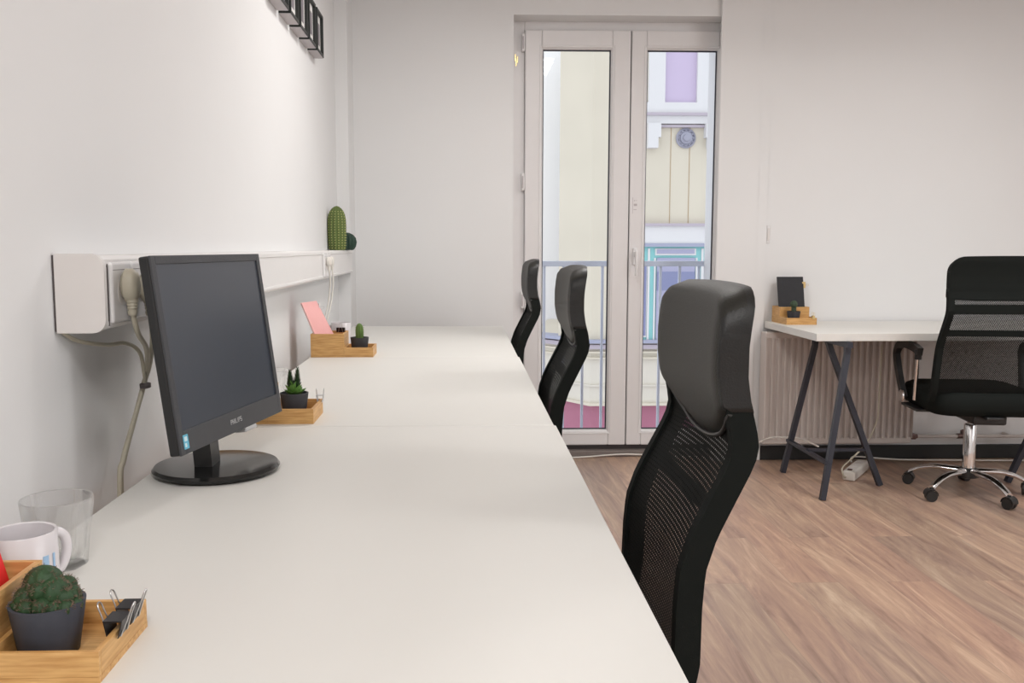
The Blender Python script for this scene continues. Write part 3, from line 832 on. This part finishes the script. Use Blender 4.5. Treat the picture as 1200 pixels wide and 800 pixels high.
# ------------------------------------------------------------------ right table on trestles
t = thing('table', 'white table in front of the radiator on the right', 'table', (0, 0, 0))
b = B(); box(b, 1.585, 3.06, 3.965, 4.66, DT-.034, DT, .0015); obj('tabletop', b, 'desk', t)
def trestle(label, xc, s):
    """s=+1: pair of legs on the -x side"""
    t = thing('table_trestle', label, 'trestle', (xc, 4.15, 0), 0 if s > 0 else PI, 'dark steel trestles under the white table')
    sc = (.024, .024); zt = DT-.036
    b = B(); tube(b, [(0, -.21, zt-.013), (0, .24, zt-.013)], .012, sec=(.024, .026)); obj('top_bar', b, 'navy', t)
    for y0, y1 in ((-.17, -.255), (.20, .245)):
        b = B(); tube(b, [(.006, y0, zt-.012), (.004, y0, zt-.06), (-.118, y1, 0.002)], .012, sec=sc); obj('leg', b, 'navy', t)
    b = B(); tube(b, [(-.004, .03, zt-.016), (.012, .02, zt-.07), (.252, -.02, 0.002)], .012, sec=sc); obj('leg', b, 'navy', t)
    b = B(); tube(b, [(-.096, -.245, .165), (-.096, .245, .165)], .01, sec=(.022, .014)); sr = obj('stretcher', b, 'navy', t)
    b = B(); tube(b, [(-.096, -.008, .172), (.192, -.008, .172)], .01, sec=(.022, .012)); obj('cross_brace', b, 'navy', sr)
    return t
trestle('dark steel trestle under the left end of the white table', 1.728, 1)
trestle('dark steel trestle under the right end of the white table, behind the office chair', 2.872, -1)

# ------------------------------------------------------------------ radiator
t = thing('radiator', 'white ribbed panel radiator under the right table', 'radiator', (1.562, 4.60, 0))
b = B(); n_ = 24; Wd = .785; z0, z1 = .105, .69
pr_ = []
for k in range(n_):
    x = Wd*k/n_; p_ = Wd/n_
    pr_ += [(x+.02*p_, .0), (x+.30*p_, .0), (x+.40*p_, .019), (x+.90*p_, .019)]
pr_ += [(Wd, 0)]
out = [(x, -.040+y) for x, y in pr_]+[(Wd, .045), (0, .045)]
prism(b, [(x, y) for x, y in out], z1-z0-.06, 'z', z0+.03)
box(b, 0, Wd, -.031, .045, z1-.034, z1, .006); box(b, 0, Wd, -.031, .045, z0, z0+.034, .006)
obj('panel', b, 'rad', t)
for x in (.12, .66):
    b = B(); box(b, x, x+.03, .044, .079, .2, .6); obj('wall_bracket', b, 'rad', t)
b = B(); tube(b, [(Wd-.005, .01, .135), (Wd+.05, .01, .135)], .012, 10); box(b, Wd+.01, Wd+.04, -.006, .026, .12, .15, .004); obj('valve', b, 'valve', t, True)
t2 = thing('heating_pipe', 'thin heating pipe running right from the radiator along the wall', 'pipe', (2.398, 4.61, .135))
b = B(); tube(b, [(0, 0, 0), (.6, 0, -.004), (1.3, .0, -.012), (2.2, 0, -.012)], .009, 10); obj('pipe', b, 'pipe', t2, True)
b = B(); tube(b, [(.215, 0, 0), (.30, 0, 0)], .014, 10); box(b, .235, .262, -.012, .012, .0, .03, .003); box(b, .24, .285, -.008, .008, .024, .034, .003); obj('stop_valve', b, 'valve', t2, True)
for x in (.5, 1.6):
    b = B(); tube(b, [(x, .0, 0), (x, .068, 0)], .006, 8); obj('pipe_clip', b, 'pipe', t2)

# ------------------------------------------------------------------ power strip and floor cables
t = thing('power_strip', 'white power strip on the floor under the left trestle', 'power strip', (1.868, 4.22, 0), R(53))
b = B(); box(b, 0, .29, -.03, .03, .0, .050, .010, 3); obj('strip_body', b, 'cord', t, True)
for x in (.06, .115, .17, .225):
    b = B(); lathe(b, [(.018, .0502), (.018, .0508)], 20, (x, 0, 0)); obj('outlet', b, 'cap', t)
b = B(); box(b, .012, .032, -.010, .010, .050, .055, .001); obj('switch', b, 'valve', t)
b = B(); tube(b, [(-.004, .012, .018), (-.016, .02, .03), (.0, .03, .06), (.02, .0, .10), (.05, -.04, .15), (.07, -.07, .20), (.09, -.10, .30), (.11, -.10, .40), (.12, -.10, .66)], .004, 8, 5); obj('cord', b, 'beige', t, True)
t = thing('power_cable', 'white cable running along the dark skirting behind the chrome chair base', 'cable', (1.99, 4.47, 0))
b = B(); tube(b, [(0, 0, .03), (.015, .03, .05), (.08, .06, .045), (.3, .10, .02), (.6, .11, .012), (1.0, .09, .012), (1.6, .09, .012)], .004, 8, 5); obj('cable', b, 'cord', t, True)
t = thing('power_cable', 'white cable looping from the wall corner to the left trestle by the radiator', 'cable', (1.53, 4.55, 0))
b = B(); tube(b, [(-.03, 0, .10), (0, -.01, .12), (.05, -.03, .15), (.10, -.05, .158), (.18, -.09, .16), (.205, -.28, .16)], .004, 8, 5); obj('cable', b, 'cord', t, True)
b = B(); box(b, -.045, -.02, 0, .018, .085, .12, .003); obj('connector', b, 'white', t)
t = thing('floor_cable', 'thin white cable lying on the floor along the balcony door threshold', 'cable', (.3, 4.745, 0))
b = B(); tube(b, [(.0, -.03, .004), (.33, -.01, .006), (.47, .005, .012), (.58, .01, .016), (.72, .004, .012), (.86, -.008, .006), (1.0, -.03, .004), (1.2, -.2, .004)], .004, 8, 5); obj('cable', b, 'cord', t, True)

# ------------------------------------------------------------------ balcony rail and street outside
b = B(); box(b, .1, 1.75, 4.85, 5.12, -.16, -.02); structure('trim_5', b, 'stone', 'narrow balcony slab outside the door')
t = thing('balcony_railing', 'grey metal balcony railing outside the glass door', 'railing', (0, 5.04, -.02))
b = B(); box(b, .12, 1.72, -.022, .022, 1.038, 1.068, .002); obj('handrail', b, 'rail', t)
b = B(); box(b, .12, 1.72, -.015, .015, .09, .105, .001); obj('bottom_rail', b, 'rail', t)
for k in range(15):
    x = .139+.1085*k
    b = B(); box(b, x-.007, x+.007, -.006, .006, .105 if k not in (0, 14) else 0, 1.038); obj('baluster', b, 'rail', t)

def S(x, y, Y): return ((x-540)/1060*Y, 1.122-(y-290)/1060*Y)
FY = 11.
bd = thing('town_house', 'cream town house with teal window and maroon base across the street', 'building', (0, FY, -6))
def part(name, rects, m, y0, y1, parent=bd, bev=0.):
    b = B()
    for (x0, ya, x1, yb) in rects:
        a = S(x0, ya, FY); c = S(x1, yb, FY)
        box(b, a[0], c[0], y0, y1, c[1]+6, a[1]+6, bev)
    return obj(name, b, m, parent)
# main body with chamfered corner (plan outline), upper part
xa = S(693, 0, FY)[0]; xb = S(660, 0, FY)[0]; xc = S(628, 0, FY)[0]
zb = S(0, 476, FY)[1]+6; zm = S(0, 404, FY)[1]+6
b = B(); prism(b, [(xa, 0), (6.5, 0), (6.5, 4), (1.75, 4), (xb, .50)], 10.6-zm, 'z', zm); obj('wall', b, 'cream', bd)
b = B(); prism(b, [(xa, 0), (6.5, 0), (6.5, 4), (1.45, 4), (xc-.05, 1.0), (xb, .52)], zm-zb, 'z', zb); obj('lower_wall', b, 'cream2', bd)
b = B(); prism(b, [(xa+.03, .05), (6.5, .05), (6.5, 4), (1.5, 4), (xc, 1.05), (xb, .57)], zb+4, 'z', -4); obj('base', b, 'maroon', bd)
for (y_, h_, e_, m_) in ((398, 4, .10, 'ledgeb'), (404, 5, .06, 'ledge'), (412, 2, .05, 'cream'), (419, 2, .05, 'cream'), (452, 2, .03, 'cream2'), (474, 3, .05, 'cream')):
    z = S(0, y_, FY)[1]+6; hh = h_*FY/1060
    b = B(); prism(b, [(xa-.3*e_, -e_), (6.5, -e_), (6.5, .2), (xa+.2, .2), (xc, 1.2), (xc-e_, 1.0-e_), (xb-.3*e_, .52-e_)], hh, 'z', z-hh); obj('ledge', b, m_, bd)
part('upper_surround', [(756, -70, 775, 124), (812, -70, 832, 124), (752, 124, 850, 148), (850, -70, 890, 124)], 'stone', -.06, .05)
part('sill', [(750, 136, 850, 139)], 'ledge', -.10, .0)
part('corbel', [(755, 148, 767, 176), (767, 148, 770, 164)], 'stone', -.12, .02); part('corbel', [(825, 148, 836, 176), (822, 148, 825, 164)], 'stone', -.12, .02)
part('lintel_strip', [(768, 149, 824, 152)], 'ledge', -.04, .02)
part('upper_window', [(775, -70, 812, 124)], 'purple', -.01, .05); part('upper_window', [(832, -70, 850, 124)], 'purple', -.01, .05)
part('wall_groove', [(783.6, 152, 784.4, 262), (805.6, 152, 806.4, 262)], 'groovec', -.004, .02)
c = S(801, 164, FY)
b = B(); lathe(b, [(.118, 0), (.12, -.02), (.10, -.035), (.098, -.02), (.075, -.03), (.07, -.05), (.045, -.055), (.04, -.075), (.01, -.08)], 32, (c[0], 0, c[1]+6), 'y')
for k in range(12):
    a = 2*PI*k/12; lathe(b, [(.013, 0), (.013, -.035), (.004, -.042)], 8, (c[0]+.087*math.cos(a), 0, c[1]+6+.087*math.sin(a)), 'y')
obj('medallion', b, 'medal', bd, True, 40)
part('cornice', [(730, 262, 900, 265)], 'ledge', -.10, 0); part('cornice', [(730, 265, 900, 285)], 'stone', -.07, 0); part('cornice', [(730, 285, 900, 289)], 'ledgeb', -.09, 0)  # mauve-grey top strip paints in the moulding's shadow
tw = part('teal_window', [(735, 289, 868, 400)], 'teal', -.04, .02)
part('white_moulding', [(767, 291, 815, 299), (758.5, 291, 761, 400), (766, 302, 768, 400), (815, 302, 817, 400), (821.5, 291, 824, 400), (740, 309, 758, 395), (824, 309, 845, 395)], 'stone', -.055, -.03, tw)
part('pane', [(769, 292, 813, 297), (769, 302, 814, 398)], 'mauve', -.065, -.05, tw); part('pane', [(742, 311, 757, 393), (826, 311, 843, 393)], 'mauved', -.065, -.05, tw)
part('blind', [(769, 318, 814, 340)], 'mauved', -.068, -.06, tw)
fb = thing('white_building', 'bright white building behind the corner of the cream town house', 'building', (0, 15.5, -6))
b = B(); box(b, .3, 4.2, 0, 3, 0, 12); obj('wall', b, 'far', fb)
b = B(); box(b, .3, 4.2, -.08, 0, 5.2, 5.35); obj('ledge', b, 'ledge', fb)
b = B(); box(b, -8, 14, 5.14, 30, -6.2, -6.0); o = structure('road', b, 'ledge')

# ------------------------------------------------------------------ lights
def area(name, loc, rot, sx, sy, power, col):
    l = bpy.data.lights.new(name, 'AREA'); l.shape = 'RECTANGLE'; l.size = sx; l.size_y = sy; l.energy = power; l.color = col
    o = bpy.data.objects.new(name, l); link(o); o.location = loc; o.rotation_euler = rot; return o
for x, y, zl, pw, lab in ((.36, 3.1, 2.42, 9.5, 'added fill panel hung unseen above the desks nearest the balcony door'), (3.1, .4, ZC, 27, 'added unseen ceiling fill panel over the right side of the room behind the camera'), (2.3, 2.9, 2.42, 14.5, 'added fill panel hung unseen in front of the right table'), (.12, -1.0, ZC, 29, 'added unseen ceiling fill panel above the near end of the desks')):  # unseen panels added to light the room; hung ones keep wall tops dim
    t = thing('fill_lamp', lab, 'fill lamp', (x, y, zl))
    b = B(); box(b, -.31, .31, -.31, .31, -.02, 0, .004); obj('housing', b, 'white', t)
    b = B(); box(b, -.28, .28, -.28, .28, -.023, -.0195); obj('diffuser', b, 'lamp', t)
    if zl < ZC:
        for sx, sy in ((-1, -1), (-1, 1), (1, -1), (1, 1)):
            b = B(); tube(b, [(.25*sx, .25*sy, -.002), (.25*sx, .25*sy, ZC-zl)], .0015, 6); obj('wire', b, 'metal', t)
    area('fill_light', (x, y, zl-.03), (0, 0, 0), .56, .56, pw, (1, .99, .975))
# added area light for daylight at an unseen right-wall window, behind the camera
area('window_fill', (XR-.02, (WY0+WY1)/2, (WZ0+WZ1)/2), (0, R(90), 0), WZ1-WZ0, WY1-WY0, 24, (.95, .97, 1))

wd = bpy.data.worlds.new('World'); bpy.context.scene.world = wd; wd.use_nodes = True
bg = wd.node_tree.nodes['Background']; bg.inputs['Color'].default_value = (.92, .95, 1, 1); bg.inputs['Strength'].default_value = 1.36

# ------------------------------------------------------------------ camera
cam = bpy.data.cameras.new('camera'); co = bpy.data.objects.new('camera', cam); link(co)
cam.sensor_width = 36; cam.lens = 36*1060/1200; cam.shift_x = 25/1200; cam.clip_start = .01
ya, pi_ = .032830701, .103403462
fwd = Vector((math.sin(ya)*math.cos(pi_), math.cos(ya)*math.cos(pi_), -math.sin(pi_)))
rt = Vector((math.cos(ya), -math.sin(ya), 0)); up = rt.cross(fwd)
co.matrix_world = Matrix(((rt.x, up.x, -fwd.x, 0), (rt.y, up.y, -fwd.y, 0), (rt.z, up.z, -fwd.z, 1.122), (0, 0, 0, 1)))
sc = bpy.context.scene; sc.camera = co
sc.view_settings.view_transform = 'Standard'; sc.view_settings.look = 'None'; sc.view_settings.gamma = 1; sc.view_settings.exposure = .17; sc.view_settings.use_curve_mapping = False
